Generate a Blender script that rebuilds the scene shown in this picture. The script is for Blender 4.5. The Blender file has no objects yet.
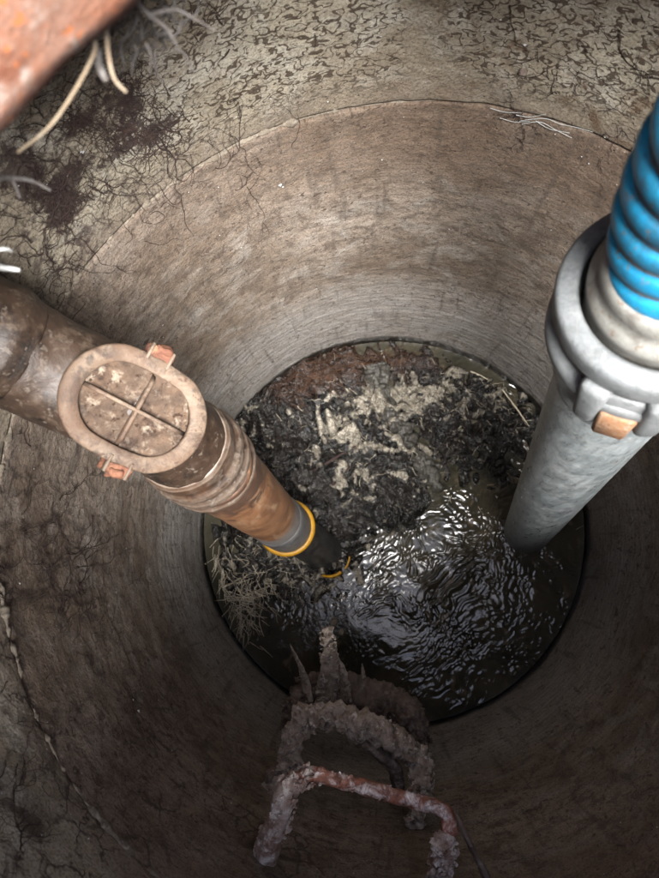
import bpy, bmesh, math, random
import numpy as np
from mathutils import Vector, Matrix, noise
random.seed(7)
R = math.radians
scene = bpy.context.scene
COL = scene.collection

# ------------------------------------------------------------------ camera
F = 634.0                                   # focal length in photo pixels (26 mm equivalent)
CAM = Vector((-0.055, -0.065, 0.0))
WATER = -1.69
JOINT = -0.735
RW = 0.5
nad = Vector((369.6 - 329.5, 439 - 548.1, -F)).normalized()
Zc = -nad
Yc = (Vector((0, 1, 0)) - Zc * Zc.y).normalized()
Xc = Yc.cross(Zc)
B = Matrix((Xc, Yc, Zc))                    # camera -> world
cam_d = bpy.data.cameras.new('camera')
cam = bpy.data.objects.new('camera', cam_d); COL.objects.link(cam)
cam.matrix_world = Matrix.Translation(CAM) @ B.to_4x4()
cam_d.sensor_fit = 'VERTICAL'; cam_d.sensor_height = 36.0; cam_d.lens = 36.0 * F / 878.0
cam_d.clip_start = 0.01; cam_d.clip_end = 500
cam_d.dof.use_dof = True; cam_d.dof.focus_distance = 0.95; cam_d.dof.aperture_fstop = 8.0
scene.camera = cam

def ray(px, py):
    return B @ Vector((px - 329.5, 439 - py, -F))
def P(px, py, d):                           # the point seen at a photo pixel, d metres below the camera
    w = ray(px, py); return CAM + w * (d / -w.z)
def W(px, py, inset=0.0):                   # the point of the shaft wall seen at a photo pixel
    w = ray(px, py); r = RW - inset
    a = w.x**2 + w.y**2; b = 2*(w.x*CAM.x + w.y*CAM.y); c = CAM.x**2 + CAM.y**2 - r*r
    t = (-b + math.sqrt(b*b - 4*a*c)) / (2*a)
    return CAM + w * t
def proj(x, y, z):                          # world -> photo pixel
    v = B.transposed() @ (Vector((x, y, z)) - CAM)
    return 329.5 + v.x * F / -v.z, 439 - v.y * F / -v.z

# ------------------------------------------------------------------ light
SUN_EL, SUN_AZ = 61, -69                    # elevation; azimuth of the light's origin, degrees from +X (anticlockwise)
world = bpy.data.worlds.new('World'); scene.world = world; world.use_nodes = True
wn = world.node_tree.nodes; wl = world.node_tree.links
sky = wn.new('ShaderNodeTexSky'); sky.sky_type = 'NISHITA'; sky.sun_disc = False
sky.sun_elevation = R(SUN_EL); sky.sun_rotation = R(90 - SUN_AZ)
sky.air_density = 1.0; sky.dust_density = 3.0
bg = wn['Background']; bg.inputs['Strength'].default_value = 0.08
wl.new(sky.outputs[0], bg.inputs[0])
sd = bpy.data.lights.new('sun', 'SUN'); sd.energy = 5.0; sd.angle = R(35); sd.color = (1, 0.98, 0.955)
sun = bpy.data.objects.new('sun', sd); COL.objects.link(sun)
sdir = Vector((math.cos(R(SUN_AZ))*math.cos(R(SUN_EL)), math.sin(R(SUN_AZ))*math.cos(R(SUN_EL)), math.sin(R(SUN_EL))))
sun.rotation_euler = sdir.to_track_quat('Z', 'Y').to_euler()
scene.view_settings.view_transform = 'Standard'; scene.view_settings.look = 'None'
scene.view_settings.exposure = 2.65; scene.view_settings.gamma = 1

# ------------------------------------------------------------------ object helpers
def tag(o, label=None, cat=None, group=None, kind=None):
    if label: o['label'] = label
    if cat: o['category'] = cat
    if group: o['group'] = group
    if kind: o['kind'] = kind
    return o
def thing(name, base, label, cat, group=None):
    o = bpy.data.objects.new(name, None); COL.objects.link(o); o.location = base
    o.empty_display_size = 0.05
    return tag(o, label, cat, group)
def link(name, me, parent=None):
    o = bpy.data.objects.new(name, me); COL.objects.link(o)
    if parent: o.parent = parent
    return o
def root_of(o):
    v = Vector((0, 0, 0))
    while o: v = v + o.location; o = o.parent
    return v
def mesh(name, verts, faces, mat, parent=None, smooth=True, base=None):
    off = root_of(parent) if parent else (base or Vector((0, 0, 0)))
    me = bpy.data.meshes.new(name)
    me.from_pydata([tuple(Vector(v) - off) for v in verts], [], faces)
    me.update()
    if smooth: me.polygons.foreach_set('use_smooth', [True]*len(me.polygons))
    me.materials.append(mat)
    o = link(name, me, parent)
    if not parent: o.location = off
    return o
def catmull(pts, n):
    pts = [Vector(p) for p in pts]
    if len(pts) == 2:
        return [pts[0].lerp(pts[1], i/n) for i in range(n+1)]
    e = [pts[0]*2 - pts[1]] + pts + [pts[-1]*2 - pts[-2]]
    out = []; segs = len(pts) - 1
    for k in range(n+1):
        t = k/n*segs; i = min(int(t), segs-1); u = t - i
        a, b, c, d = e[i:i+4]
        out.append(0.5*((2*b) + (c-a)*u + (2*a-5*b+4*c-d)*u*u + (3*b-a-3*c+d)*u**3))
    return out
def interp(vals, t):
    x = t*(len(vals)-1); i = min(int(x), len(vals)-2); u = x - i
    return vals[i]*(1-u) + vals[i+1]*u
def fbm(p, octs=4):
    s = 0; a = 1; f = 1
    for _ in range(octs):
        s += a*noise.noise(p*f); a *= 0.5; f *= 2.03
    return s
class MB:
    def __init__(s): s.v = []; s.f = []
    def sweep(s, pts, radii, seg=12, n=None, flat=1.0, ref=None, amp=0.0, sc=60, amp2=0, cap=True, prof=None):
        n = n or max(2, (len(pts)-1)*6)
        c = catmull(pts, n) if len(pts) != n+1 else [Vector(p) for p in pts]
        tan = [(c[min(i+1, n)] - c[max(i-1, 0)]).normalized() for i in range(n+1)]
        nn = Vector(ref) if ref is not None else Vector((0.31, 0.2, 0.93))
        nn = nn - tan[0]*nn.dot(tan[0])
        if nn.length < 1e-4: nn = Vector((1, 0, 0)) - tan[0]*tan[0].x
        nn.normalize(); o = len(s.v)
        for i in range(n+1):
            nn = (nn - tan[i]*nn.dot(tan[i])).normalized(); bb = tan[i].cross(nn)
            r = prof(i/n) if prof else interp(radii, i/n)
            for k in range(seg):
                a = 2*math.pi*k/seg
                d = nn*math.cos(a)*flat + bb*math.sin(a)
                q = c[i] + d*r
                if amp:
                    m = fbm(q*sc, 5)*amp
                    if amp2: m += amp2*max(0, noise.noise(q*sc*.35+Vector((7, 3, 1))))
                    q = q + d*m
                s.v.append(q)
        for i in range(n):
            for k in range(seg):
                a = o+i*seg+k; b = o+i*seg+(k+1) % seg
                s.f.append((a, b, b+seg, a+seg))
        if cap:
            s.f.append(tuple(o+k for k in reversed(range(seg))))
            s.f.append(tuple(o+n*seg+k for k in range(seg)))
        return s
    def lathe(s, c, ax, prof, seg=64, closed=False):          # prof: (radius, height along axis)
        ax = Vector(ax).normalized(); c = Vector(c)
        u = ax.orthogonal().normalized(); w = ax.cross(u); o = len(s.v); m = len(prof)
        for r, h in prof:
            for k in range(seg):
                a = 2*math.pi*k/seg
                s.v.append(c + ax*h + (u*math.cos(a) + w*math.sin(a))*r)
        rng = range(m) if closed else range(m-1)
        for i in rng:
            for k in range(seg):
                a = o+i*seg+k; b = o+i*seg+(k+1) % seg
                a2 = o+((i+1) % m)*seg+k; b2 = o+((i+1) % m)*seg+(k+1) % seg
                s.f.append((a, b, b2, a2))
        return s
    def box(s, c, ux, uy, uz, hx, hy, hz, taper=1.0, bev=0.0):
        c = Vector(c); o = len(s.v); e = bev
        # chamfered box: 24 vertices
        idx = {}
        for sx in (-1, 1):
            for sy in (-1, 1):
                for sz in (-1, 1):
                    t = taper if sz > 0 else 1.0
                    for ax in range(3):
                        q = [sx*(hx*t-(0 if ax == 0 else e)), sy*(hy*t-(0 if ax == 1 else e)), sz*(hz-(0 if ax == 2 else e))]
                        idx[(sx, sy, sz, ax)] = len(s.v)
                        s.v.append(c + ux*q[0] + uy*q[1] + uz*q[2])
        def g(a, b, cc, ax): return idx[(a, b, cc, ax)]
        for sg in (-1, 1):
            for ax in range(3):
                q = []
                for a, b in ((-1, -1), (1, -1), (1, 1), (-1, 1)):
                    t = [0, 0, 0]; t[ax] = sg; t[(ax+1) % 3] = a; t[(ax+2) % 3] = b
                    q.append(g(t[0], t[1], t[2], ax))
                s.f.append(tuple(q) if sg > 0 else tuple(reversed(q)))
        if e:
            for ax in range(3):
                b1, b2 = (ax+1) % 3, (ax+2) % 3
                for s1 in (-1, 1):
                    for s2 in (-1, 1):
                        q = []
                        for sa, face in ((-1, b1), (1, b1), (1, b2), (-1, b2)):
                            t = [0, 0, 0]; t[ax] = sa; t[b1] = s1; t[b2] = s2
                            q.append(g(t[0], t[1], t[2], face))
                        s.f.append(tuple(q))
            for sx in (-1, 1):
                for sy in (-1, 1):
                    for sz in (-1, 1):
                        s.f.append((g(sx, sy, sz, 0), g(sx, sy, sz, 1), g(sx, sy, sz, 2)))
        return s
    def build(s, name, mat, parent=None, smooth=True, base=None, fix=True):
        o = mesh(name, s.v, s.f, mat, parent, smooth, base)
        if fix:
            bm = bmesh.new(); bm.from_mesh(o.data); bmesh.ops.recalc_face_normals(bm, faces=bm.faces); bm.to_mesh(o.data); bm.free()
        return o

# ------------------------------------------------------------------ materials
class Mat:
    def __init__(s, name, rough=0.8, metal=0.0, spec=0.5, coord='Object'):
        s.m = bpy.data.materials.new(name); s.m.use_nodes = True
        s.nt = s.m.node_tree; s.n = s.nt.nodes; s.b = s.n['Principled BSDF']
        s.b.inputs['Roughness'].default_value = rough; s.b.inputs['Metallic'].default_value = metal
        s.b.inputs['Specular IOR Level'].default_value = spec
        tc = s.n.new('ShaderNodeTexCoord'); s.co = tc.outputs[coord]
        s.bump_in = None
    def L(s, a, b): s.nt.links.new(a, b)
    def math(s, op, a, b=None, c=None, clamp=False):
        m = s.n.new('ShaderNodeMath'); m.operation = op; m.use_clamp = clamp
        for i, x in enumerate((a, b, c)):
            if x is None: continue
            if isinstance(x, (int, float)): m.inputs[i].default_value = x
            else: s.L(x, m.inputs[i])
        return m.outputs[0]
    def scale(s, v, co=None):
        m = s.n.new('ShaderNodeMapping'); m.inputs['Scale'].default_value = v
        s.L(co or s.co, m.inputs[0]); return m.outputs[0]
    def noise(s, sc, det=4, dist=0.0, co=None, rough=0.6, color=False):
        t = s.n.new('ShaderNodeTexNoise'); t.inputs['Scale'].default_value = sc; t.inputs['Detail'].default_value = det
        t.inputs['Distortion'].default_value = dist; t.inputs['Roughness'].default_value = rough
        s.L(co or s.co, t.inputs['Vector']); return t.outputs['Color' if color else 'Fac']
    def vor(s, sc, feature='F1', co=None, out='Distance', rnd=1.0):
        t = s.n.new('ShaderNodeTexVoronoi'); t.feature = feature; t.inputs['Scale'].default_value = sc
        t.inputs['Randomness'].default_value = rnd
        s.L(co or s.co, t.inputs['Vector']); return t.outputs[out]
    def step(s, x, lo, hi, a=0.0, b=1.0):
        m = s.n.new('ShaderNodeMapRange'); m.interpolation_type = 'SMOOTHSTEP'
        m.inputs[1].default_value = lo; m.inputs[2].default_value = hi; m.inputs[3].default_value = a; m.inputs[4].default_value = b
        s.L(x, m.inputs[0]); return m.outputs[0]
    def mix(s, f, a, b, mode='MIX'):
        m = s.n.new('ShaderNodeMix'); m.data_type = 'RGBA'; m.blend_type = mode
        for i, x in ((0, f), (6, a), (7, b)):
            if isinstance(x, (int, float)): m.inputs[i].default_value = x
            elif isinstance(x, tuple): m.inputs[i].default_value = (*x, 1)
            else: s.L(x, m.inputs[i])
        return m.outputs[2]
    def color(s, c):
        if isinstance(c, tuple): s.b.inputs['Base Color'].default_value = (*c, 1)
        else: s.L(c, s.b.inputs['Base Color'])
        return s
    def rough(s, c): s.L(c, s.b.inputs['Roughness']); return s
    def bump(s, h, dist=0.002, strength=1.0):
        b = s.n.new('ShaderNodeBump'); b.inputs['Distance'].default_value = dist; b.inputs['Strength'].default_value = strength
        s.L(h, b.inputs['Height'])
        if s.bump_in: s.L(s.bump_in, b.inputs['Normal'])
        s.bump_in = b.outputs[0]; s.L(s.bump_in, s.b.inputs['Normal']); return s
    def attr(s, name, out='Fac'):
        a = s.n.new('ShaderNodeAttribute'); a.attribute_name = name; return a.outputs[out]
    def sep(s, v):
        a = s.n.new('ShaderNodeSeparateXYZ'); s.L(v, a.inputs[0]); return a.outputs

def wall_material(upper):
    s = Mat('upper_ring_concrete' if upper else 'lower_ring_concrete', 0.85, spec=0.35, coord='UV')
    uv = s.co; ch = s.sep(uv); u, v = ch[0], ch[1]
    big = s.noise(3.2, 5, 0.6); mid = s.noise(14, 6, 0.8); fine = s.noise(110, 4, 0.3); grit = s.noise(300, 4, .2, rough=.75)
    st = s.noise(30, 7, .6, co=s.scale((0.5, 1.6, 1)), rough=.7)
    if upper:
        c = s.mix(s.step(big, .38, .62), (.32, .285, .215), (.205, .17, .125))
        c = s.mix(s.step(mid, .45, .68), c, (.36, .335, .28))
        c = s.mix(s.step(s.noise(45, 7, .6, rough=.75), .50, .64, 0, .5), c, (.15, .115, .085))
        c = s.mix(s.step(st, .5, .7, 0, .35), c, (.37, .345, .29))
        c = s.mix(s.math('MULTIPLY', s.step(v, -.655, -.725), s.step(mid, .25, .6, .2, .75)), c, (.15, .115, .085))
        # worm-shaped dark deposits, stretched along the ring
        cw = s.scale((0.85, 1.35, 1))
        w = s.noise(74, 1.0, .9, co=cw, rough=.4)
        line = s.math('ABSOLUTE', s.math('SUBTRACT', w, 0.5))
        brk = s.noise(70, 2, 0.5, co=s.scale((0.8, 1.4, 3.1)))
        th = s.step(brk, .32, .50, -0.010, 0.052)
        worm = s.math('LESS_THAN', line, th)
        worm = s.step(s.math('SUBTRACT', th, line), 0.0, 0.012)
        hi = s.step(s.noise(6, 4, 0.4), .32, .48)
        m1 = s.step(v, -0.735, -0.665)                  # the worms fade out towards the joint
        m2 = s.step(u, 1.32, 1.06)
        wf = s.math('MULTIPLY', s.math('MULTIPLY', worm, m1), s.math('MULTIPLY', hi, m2))
        c = s.mix(s.math('MULTIPLY', wf, .92), c, (.050, .033, .021))
        # dark hairline network on the left half
        wq = s.noise(25, 3, 0, color=True)
        mixv = s.n.new('ShaderNodeVectorMath'); mixv.operation = 'MULTIPLY_ADD'; s.L(wq, mixv.inputs[0]); mixv.inputs[1].default_value = (.07, .07, 0); s.L(uv, mixv.inputs[2])
        net = s.step(s.vor(26, 'DISTANCE_TO_EDGE', mixv.outputs[0]), .075, .0)
        net = s.math('MULTIPLY', net, s.step(s.noise(12, 5, .5), .42, .58))
        lm = s.step(u, 1.0, 1.3)
        c = s.mix(s.math('MULTIPLY', s.math('MULTIPLY', net, lm), .9), c, (.034, .021, .020))
        # felted root stains
        for px_, py_, ru, rv in ((118, 108, .030, .050), (150, 133, .034, .016), (62, 205, .026, .036), (80, 122, .034, .014), (60, 185, .05, .02), (120, 150, .04, .012), (25, 175, .03, .05), (30, 545, .03, .05)):
            w0 = W(px_, py_); u0 = (((math.atan2(w0.y, w0.x)+math.pi/2) % (2*math.pi)) - math.pi/2)*RW
            du = s.math('DIVIDE', s.math('SUBTRACT', u, u0), ru); dv = s.math('DIVIDE', s.math('SUBTRACT', v, w0.z), rv)
            d2 = s.math('ADD', s.math('MULTIPLY', du, du), s.math('MULTIPLY', dv, dv))
            k_ = s.math('SUBTRACT', s.math('ADD', s.noise(34, 8, .6, rough=.75), .0), s.math('MULTIPLY', d2, .16))
            c = s.mix(s.step(k_, .34, .44, 0, .9), c, (.034, .020, .018))
        # purplish root staining
        rs = s.step(s.noise(11, 6, 1.2), .55, .66)
        c = s.mix(s.math('MULTIPLY', s.math('MULTIPLY', rs, s.step(u, 1.1, 1.35)), .75), c, (.055, .036, .032))
        # warm brown breaks at the right
        c = s.mix(s.math('MULTIPLY', s.step(s.noise(18, 6, .8), .52, .68), s.step(u, .95, .6, 0, .85)), c, (.105, .062, .035))
        s.bump(wf, .0018, .9)
        s.m['wf'] = 1
    else:
        c = s.mix(s.step(big, .38, .62), (.255, .208, .168), (.150, .112, .082))
        c = s.mix(s.step(s.noise(30, 9, .5, rough=.78), .46, .60, 0, .7), c, (.075, .056, .042))
        c = s.mix(s.step(s.noise(7, 8, .9, rough=.7), .53, .62, 0, .55), c, (.09, .066, .05))
        c = s.mix(s.step(mid, .45, .75, 0, .8), c, (.29, .265, .235))
        c = s.mix(s.step(st, .52, .72, 0, .16), c, (.32, .30, .27))
        # upper half browner and speckled
        um = s.step(v, -1.02, -.80)
        c = s.mix(s.math('MULTIPLY', um, s.math('MULTIPLY', s.step(mid, .3, .7, .25, .8), s.step(u, 1.25, .75, .5, 1))), c, (.125, .078, .050))
        lo = s.step(v, -1.2, -1.42)
        c = s.mix(s.math('MULTIPLY', lo, s.step(mid, .3, .6, .45, .85)), c, (.31, .295, .275))
        wv = s.n.new('ShaderNodeTexWave'); wv.wave_type = 'BANDS'; wv.bands_direction = 'Y'
        wv.inputs['Scale'].default_value = 17; wv.inputs['Distortion'].default_value = 1.4; wv.inputs['Detail'].default_value = 3
        wv.inputs['Detail Scale'].default_value = 1.2; s.L(uv, wv.inputs[0])
        c = s.mix(s.math('MULTIPLY', s.step(wv.outputs['Fac'], .55, .9), .18), c, (.08, .065, .05))
        # vertical trickle stains, thin
        dr = s.noise(16, 4, .3, co=s.scale((3.2, .35, 1)))
        c = s.mix(s.step(dr, .54, .70, 0, .5), c, (.06, .047, .038))
        blk = s.step(s.noise(85, 5, .8), .60, .66, 0, .8)
        c = s.mix(blk, c, (.045, .030, .022))
        c = s.mix(s.math('MULTIPLY', s.step(s.noise(52, 6, 1.2, rough=.65), .56, .62, 0, .75), s.step(s.noise(5, 3, .4), .40, .58)), c, (.065, .044, .033))
        sp = s.step(s.vor(160, 'F1'), .16, .10, 0, .45)
        c = s.mix(s.math('MULTIPLY', sp, s.step(s.noise(14, 3), .5, .6)), c, (.40, .38, .35))
        wq = s.noise(25, 3, 0, color=True)
        mv = s.n.new('ShaderNodeVectorMath'); mv.operation = 'MULTIPLY_ADD'; s.L(wq, mv.inputs[0]); mv.inputs[1].default_value = (.05, .05, 0); s.L(uv, mv.inputs[2])
        nt_ = s.step(s.vor(22, 'DISTANCE_TO_EDGE', mv.outputs[0]), .07, .0)
        nt_ = s.math('MULTIPLY', s.math('MULTIPLY', nt_, s.step(s.noise(8, 4), .42, .58)), s.math('MULTIPLY', s.step(u, 1.35, 1.6), s.step(v, -1.25, -.95)))
        c = s.mix(s.math('MULTIPLY', nt_, .8), c, (.035, .024, .022))
        # wet dark band above the water, its edge shadow painted into the colour
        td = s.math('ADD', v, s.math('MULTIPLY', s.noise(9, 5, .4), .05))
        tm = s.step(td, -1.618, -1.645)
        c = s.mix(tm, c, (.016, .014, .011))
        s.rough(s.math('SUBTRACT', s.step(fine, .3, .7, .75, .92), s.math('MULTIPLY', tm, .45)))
    pit = s.step(s.vor(95, 'F1'), .17, .05)
    pm = s.math('MULTIPLY', pit, s.step(s.noise(33, 2), .5, .62))
    c = s.mix(s.math('MULTIPLY', pm, .6), c, (.05, .038, .03))
    c = s.mix(s.step(grit, .46, .62, 0, .7), c, s.mix(.7, c, (.02, .016, .012)))
    c = s.mix(s.step(s.noise(95, 8, .4, rough=.8), .56, .64, 0, .6), c, (.055, .040, .030))
    c = s.mix(s.step(s.noise(260, 5, .2, rough=.8), .60, .70, 0, .4), c, (.46, .43, .39))
    s.color(c)
    s.bump(mid, .0028, .7); s.bump(fine, .0024, .9); s.bump(grit, .0009, .9)
    s.bump(s.math('MULTIPLY', pm, -1.0), .003, .8)
    return s.m

def rough_mat(name, cols, scales=(8, 30, 90), rough=.8, metal=0, bump=(.003, .001), spec=.4, spots=None, k=.70):
    cols = [tuple(q*k for q in c_) for c_ in cols]; spots = tuple(q*k for q in spots) if spots else None
    s = Mat(name, rough, metal, spec)
    n1 = s.noise(scales[0], 8, .5, rough=.7); n2 = s.noise(scales[1], 9, .4, rough=.72); n3 = s.noise(scales[2], 8, .3, rough=.7)
    c = s.mix(s.step(n1, .36, .64), cols[0], cols[1])
    c = s.mix(s.step(n2, .46, .66), c, cols[2])
    if len(cols) > 3: c = s.mix(s.math('MULTIPLY', s.step(n3, .5, .66), s.step(n1, .40, .60, .15, 1)), c, cols[3])
    c = s.mix(s.step(s.noise(scales[2]*4, 3), .35, .7, 0, .25), c, s.mix(.6, c, (.02, .015, .012)))
    if spots: c = s.mix(s.step(s.noise(scales[2]*1.7, 3), .60, .66), c, spots)
    s.color(c); s.bump(n2, bump[0], .8); s.bump(n3, bump[1], .8)
    return s.m

M = {}
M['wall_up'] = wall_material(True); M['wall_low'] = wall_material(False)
M['mortar'] = rough_mat('joint_mortar', [(.30, .255, .20), (.20, .165, .125), (.10, .08, .06), (.42, .37, .30)], (9, 30, 90), .9, bump=(.003, .0015))
M['pipe_crust'] = rough_mat('crusted_brown_plastic', [(.058, .031, .018), (.10, .060, .038), (.016, .010, .007), (.24, .17, .12)], (9, 30, 70), .50, spec=.5, bump=(.0018, .0008), spots=(.20, .155, .12), k=0.36)
M['collar'] = rough_mat('pipe_collar_plastic', [(.085, .042, .022), (.12, .085, .062), (.030, .018, .013), (.23, .19, .155)], (20, 50, 110), .5, bump=(.0012, .0006), k=0.5)
M['flange'] = rough_mat('flange_plastic_beige', [(.15, .085, .050), (.28, .21, .15), (.095, .055, .035), (.028, .016, .011)], (13, 38, 75), .7, bump=(.002, .0012), spots=(.10, .055, .035), k=0.48)
M['lid'] = rough_mat('lid_crust', [(.10, .070, .052), (.16, .105, .072), (.035, .022, .018), (.38, .31, .24)], (26, 48, 80), .6, bump=(.0022, .001), spots=(.05, .03, .02), k=0.5)
M['lid'].node_tree.nodes['Principled BSDF'].inputs['Roughness'].default_value = .9; M['lid'].node_tree.nodes['Principled BSDF'].inputs['Specular IOR Level'].default_value = .12
M['rust'] = rough_mat('rust', [(.20, .075, .04), (.11, .04, .024), (.32, .15, .08), (.05, .025, .018)], (30, 80, 200), .8, bump=(.003, .0015), k=0.6)
M['prong'] = rough_mat('pale_plastic', [(.20, .14, .10), (.24, .18, .13), (.12, .08, .05)], (30, 80, 200), .6, k=0.5)
for _nm, _c in (('collar', (.24, .19, .15)),):      # paler along the sharp edges of the ridges
    _t = M[_nm].node_tree; _b = _t.nodes['Principled BSDF']; _old = _b.inputs['Base Color'].links[0].from_socket
    _g = _t.nodes.new('ShaderNodeNewGeometry'); _r = _t.nodes.new('ShaderNodeMapRange'); _r.inputs[1].default_value = .505; _r.inputs[2].default_value = .56; _r.inputs[4].default_value = .6
    _m = _t.nodes.new('ShaderNodeMix'); _m.data_type = 'RGBA'; _m.inputs[7].default_value = (*_c, 1)
    _t.links.new(_g.outputs['Pointiness'], _r.inputs[0]); _t.links.new(_r.outputs[0], _m.inputs[0]); _t.links.new(_old, _m.inputs[6]); _t.links.new(_m.outputs[2], _b.inputs['Base Color'])
def lower_pipe():
    s = Mat('orange_brown_pipe', .5, 0, .5)
    z = s.sep(s.co)[2]; g = s.attr('run')
    c = s.mix(s.step(s.noise(14, 5, .6), .35, .65), (.20, .098, .046), (.11, .050, .024))
    st = s.noise(30, 5, .4, co=s.scale((1.6, 1.6, .35)))
    c = s.mix(s.step(st, .5, .7, 0, .7), c, (.27, .175, .105))
    dk = s.math('ADD', s.step(g, .36, .02, 0, .30), s.noise(34, 6, .9))
    c = s.mix(s.step(dk, .60, .74), c, (.055, .030, .019))
    gr = s.math('ADD', g, s.math('MULTIPLY', s.noise(20, 4), .22))
    c = s.mix(s.step(gr, .86, .96), c, (.17, .155, .145))
    c = s.mix(s.step(s.noise(120, 3), .64, .70, 0, .7), c, (.08, .05, .035))
    s.color(c); s.bump(s.noise(34, 6, .9), .0012, .8); s.bump(s.noise(160, 3), .0005, .8); return s.m
M['pipe_low'] = lower_pipe()
M['grey_pvc'] = rough_mat('grey_plastic_dirty', [(.15, .15, .155), (.21, .205, .20), (.10, .095, .09), (.05, .05, .05)], (16, 50, 150), .45, bump=(.0008, .0005))
M['yellow'] = rough_mat('yellow_seal_ring', [(.62, .32, .015), (.55, .27, .012), (.45, .22, .02)], (30, 90, 200), .45, bump=(.0005, .0003), spots=(.12, .08, .02))
M['black'] = rough_mat('black_slimy_plastic', [(.03, .029, .029), (.05, .048, .045), (.014, .013, .012), (.12, .11, .095)], (16, 50, 150), .3, bump=(.0012, .0006))
M['galv'] = rough_mat('galvanised_steel', [(.27, .305, .315), (.34, .37, .375), (.19, .215, .225), (.44, .46, .46)], (11, 38, 110), .42, .3, bump=(.0004, .0003), spots=(.24, .235, .21), k=0.88)
M['galv_rough'] = rough_mat('galvanised_casting', [(.25, .27, .28), (.31, .325, .33), (.17, .185, .19), (.38, .39, .39)], (13, 45, 220), .6, .1, bump=(.0012, .0010), k=0.40)
M['latch'] = rough_mat('rusty_latch_face', [(.42, .20, .09), (.52, .30, .17), (.30, .12, .05), (.55, .42, .32)], (25, 60, 160), .6, .1, k=.45)
M['cuff'] = rough_mat('hose_cuff', [(.21, .21, .19), (.26, .26, .24), (.14, .13, .115)], (12, 50, 150), .55, bump=(.001, .0004), spots=(.16, .12, .09), k=0.6)
M['blue'] = rough_mat('blue_hose_rib', [(.006, .21, .40), (.012, .27, .47), (.020, .11, .18)], (9, 30, 90), .5, bump=(.0006, .0003), spots=(.10, .13, .15))
M['groove'] = rough_mat('hose_groove_grime', [(.05, .10, .15), (.17, .165, .15), (.07, .075, .08)], (20, 60, 150), .7)
M['brick'] = rough_mat('orange_brick', [(.30, .125, .07), (.33, .19, .14), (.22, .07, .032), (.42, .34, .29)], (18, 40, 100), .9, bump=(.005, .002), spots=(.50, .15, .04))
M['root'] = rough_mat('pale_root', [(.26, .20, .13), (.20, .145, .095), (.32, .27, .20)], (30, 90, 200), .8)
M['root_grey'] = rough_mat('grey_root', [(.16, .145, .135), (.11, .09, .08), (.22, .21, .20)], (30, 90, 200), .8)
M['root_dark'] = rough_mat('dark_root', [(.042, .022, .018), (.028, .015, .013), (.07, .04, .03)], (30, 90, 200), .85)
M['white_root'] = rough_mat('white_root', [(.66, .68, .66), (.55, .56, .54), (.72, .73, .72)], (30, 90, 200), .6)
M['ochre_root'] = rough_mat('ochre_root_hair', [(.16, .065, .028), (.09, .038, .018), (.26, .14, .07)], (30, 90, 200), .6, k=.5)
M['straw'] = rough_mat('straw', [(.48, .42, .32), (.36, .30, .22), (.60, .55, .45)], (30, 90, 200), .7, k=1.25)
M['crust'] = rough_mat('dried_sludge_crust', [(.30, .255, .215), (.17, .13, .10), (.05, .036, .027), (.46, .42, .37)], (22, 46, 90), .85, bump=(.008, .004), k=1.7)
M['crust_dark'] = rough_mat('dark_sludge_crust', [(.10, .075, .062), (.065, .045, .036), (.16, .13, .11), (.23, .19, .165)], (16, 40, 110), .75, bump=(.005, .003), k=1.5)
M['rusty_rung'] = rough_mat('rusty_rung', [(.19, .075, .048), (.10, .04, .026), (.52, .49, .48), (.055, .026, .018)], (34, 36, 120), .5, bump=(.004, .002), k=1.6)
M['grey_rung'] = rough_mat('grey_flaking_rung', [(.25, .205, .18), (.14, .08, .058), (.44, .41, .38), (.06, .036, .028)], (28, 48, 120), .65, bump=(.004, .002), k=1.6)
M['soil'] = rough_mat('soil', [(.14, .10, .07), (.10, .075, .05), (.19, .15, .10)], (2, 12, 60), .95, bump=(.02, .006))
M['fleck'] = rough_mat('white_fleck', [(.75, .76, .76), (.6, .6, .58), (.8, .8, .8)], (30, 90, 200), .6)
M['stone'] = rough_mat('sludge_stone', [(.40, .34, .25), (.30, .25, .18), (.22, .19, .14)], (30, 90, 200), .8)
M['grey_stream'] = rough_mat('wet_grey_stream', [(.11, .105, .09), (.05, .046, .038), (.025, .022, .019)], (20, 60, 200), .45, bump=(.004, .002))

_t = M['galv'].node_tree; _b = _t.nodes['Principled BSDF']
_tc = _t.nodes.new('ShaderNodeTexCoord'); _mp = _t.nodes.new('ShaderNodeMapping'); _mp.inputs['Scale'].default_value = (60, 60, 16); _mp.inputs['Rotation'].default_value = (.5, .3, .6)
_n = _t.nodes.new('ShaderNodeTexNoise'); _n.inputs['Scale'].default_value = 1.6; _n.inputs['Detail'].default_value = 8; _n.inputs['Roughness'].default_value = .75
_t.links.new(_tc.outputs['Object'], _mp.inputs[0]); _t.links.new(_mp.outputs[0], _n.inputs['Vector'])
_r = _t.nodes.new('ShaderNodeMapRange'); _r.inputs[1].default_value = .35; _r.inputs[2].default_value = .65; _r.inputs[3].default_value = .22; _r.inputs[4].default_value = .62
_t.links.new(_n.outputs['Fac'], _r.inputs[0]); _t.links.new(_r.outputs[0], _b.inputs['Roughness'])
_m = _t.nodes.new('ShaderNodeMix'); _m.data_type = 'RGBA'; _m.blend_type = 'MULTIPLY'; _m.inputs[0].default_value = .40
_old = _b.inputs['Base Color'].links[0].from_socket; _rr = _t.nodes.new('ShaderNodeMapRange'); _rr.inputs[1].default_value = .38; _rr.inputs[2].default_value = .62; _rr.inputs[3].default_value = .45; _rr.inputs[4].default_value = 1.25
_t.links.new(_n.outputs['Fac'], _rr.inputs[0]); _t.links.new(_old, _m.inputs[6]); _t.links.new(_rr.outputs[0], _m.inputs[7]); _t.links.new(_m.outputs[2], _b.inputs['Base Color'])

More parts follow.
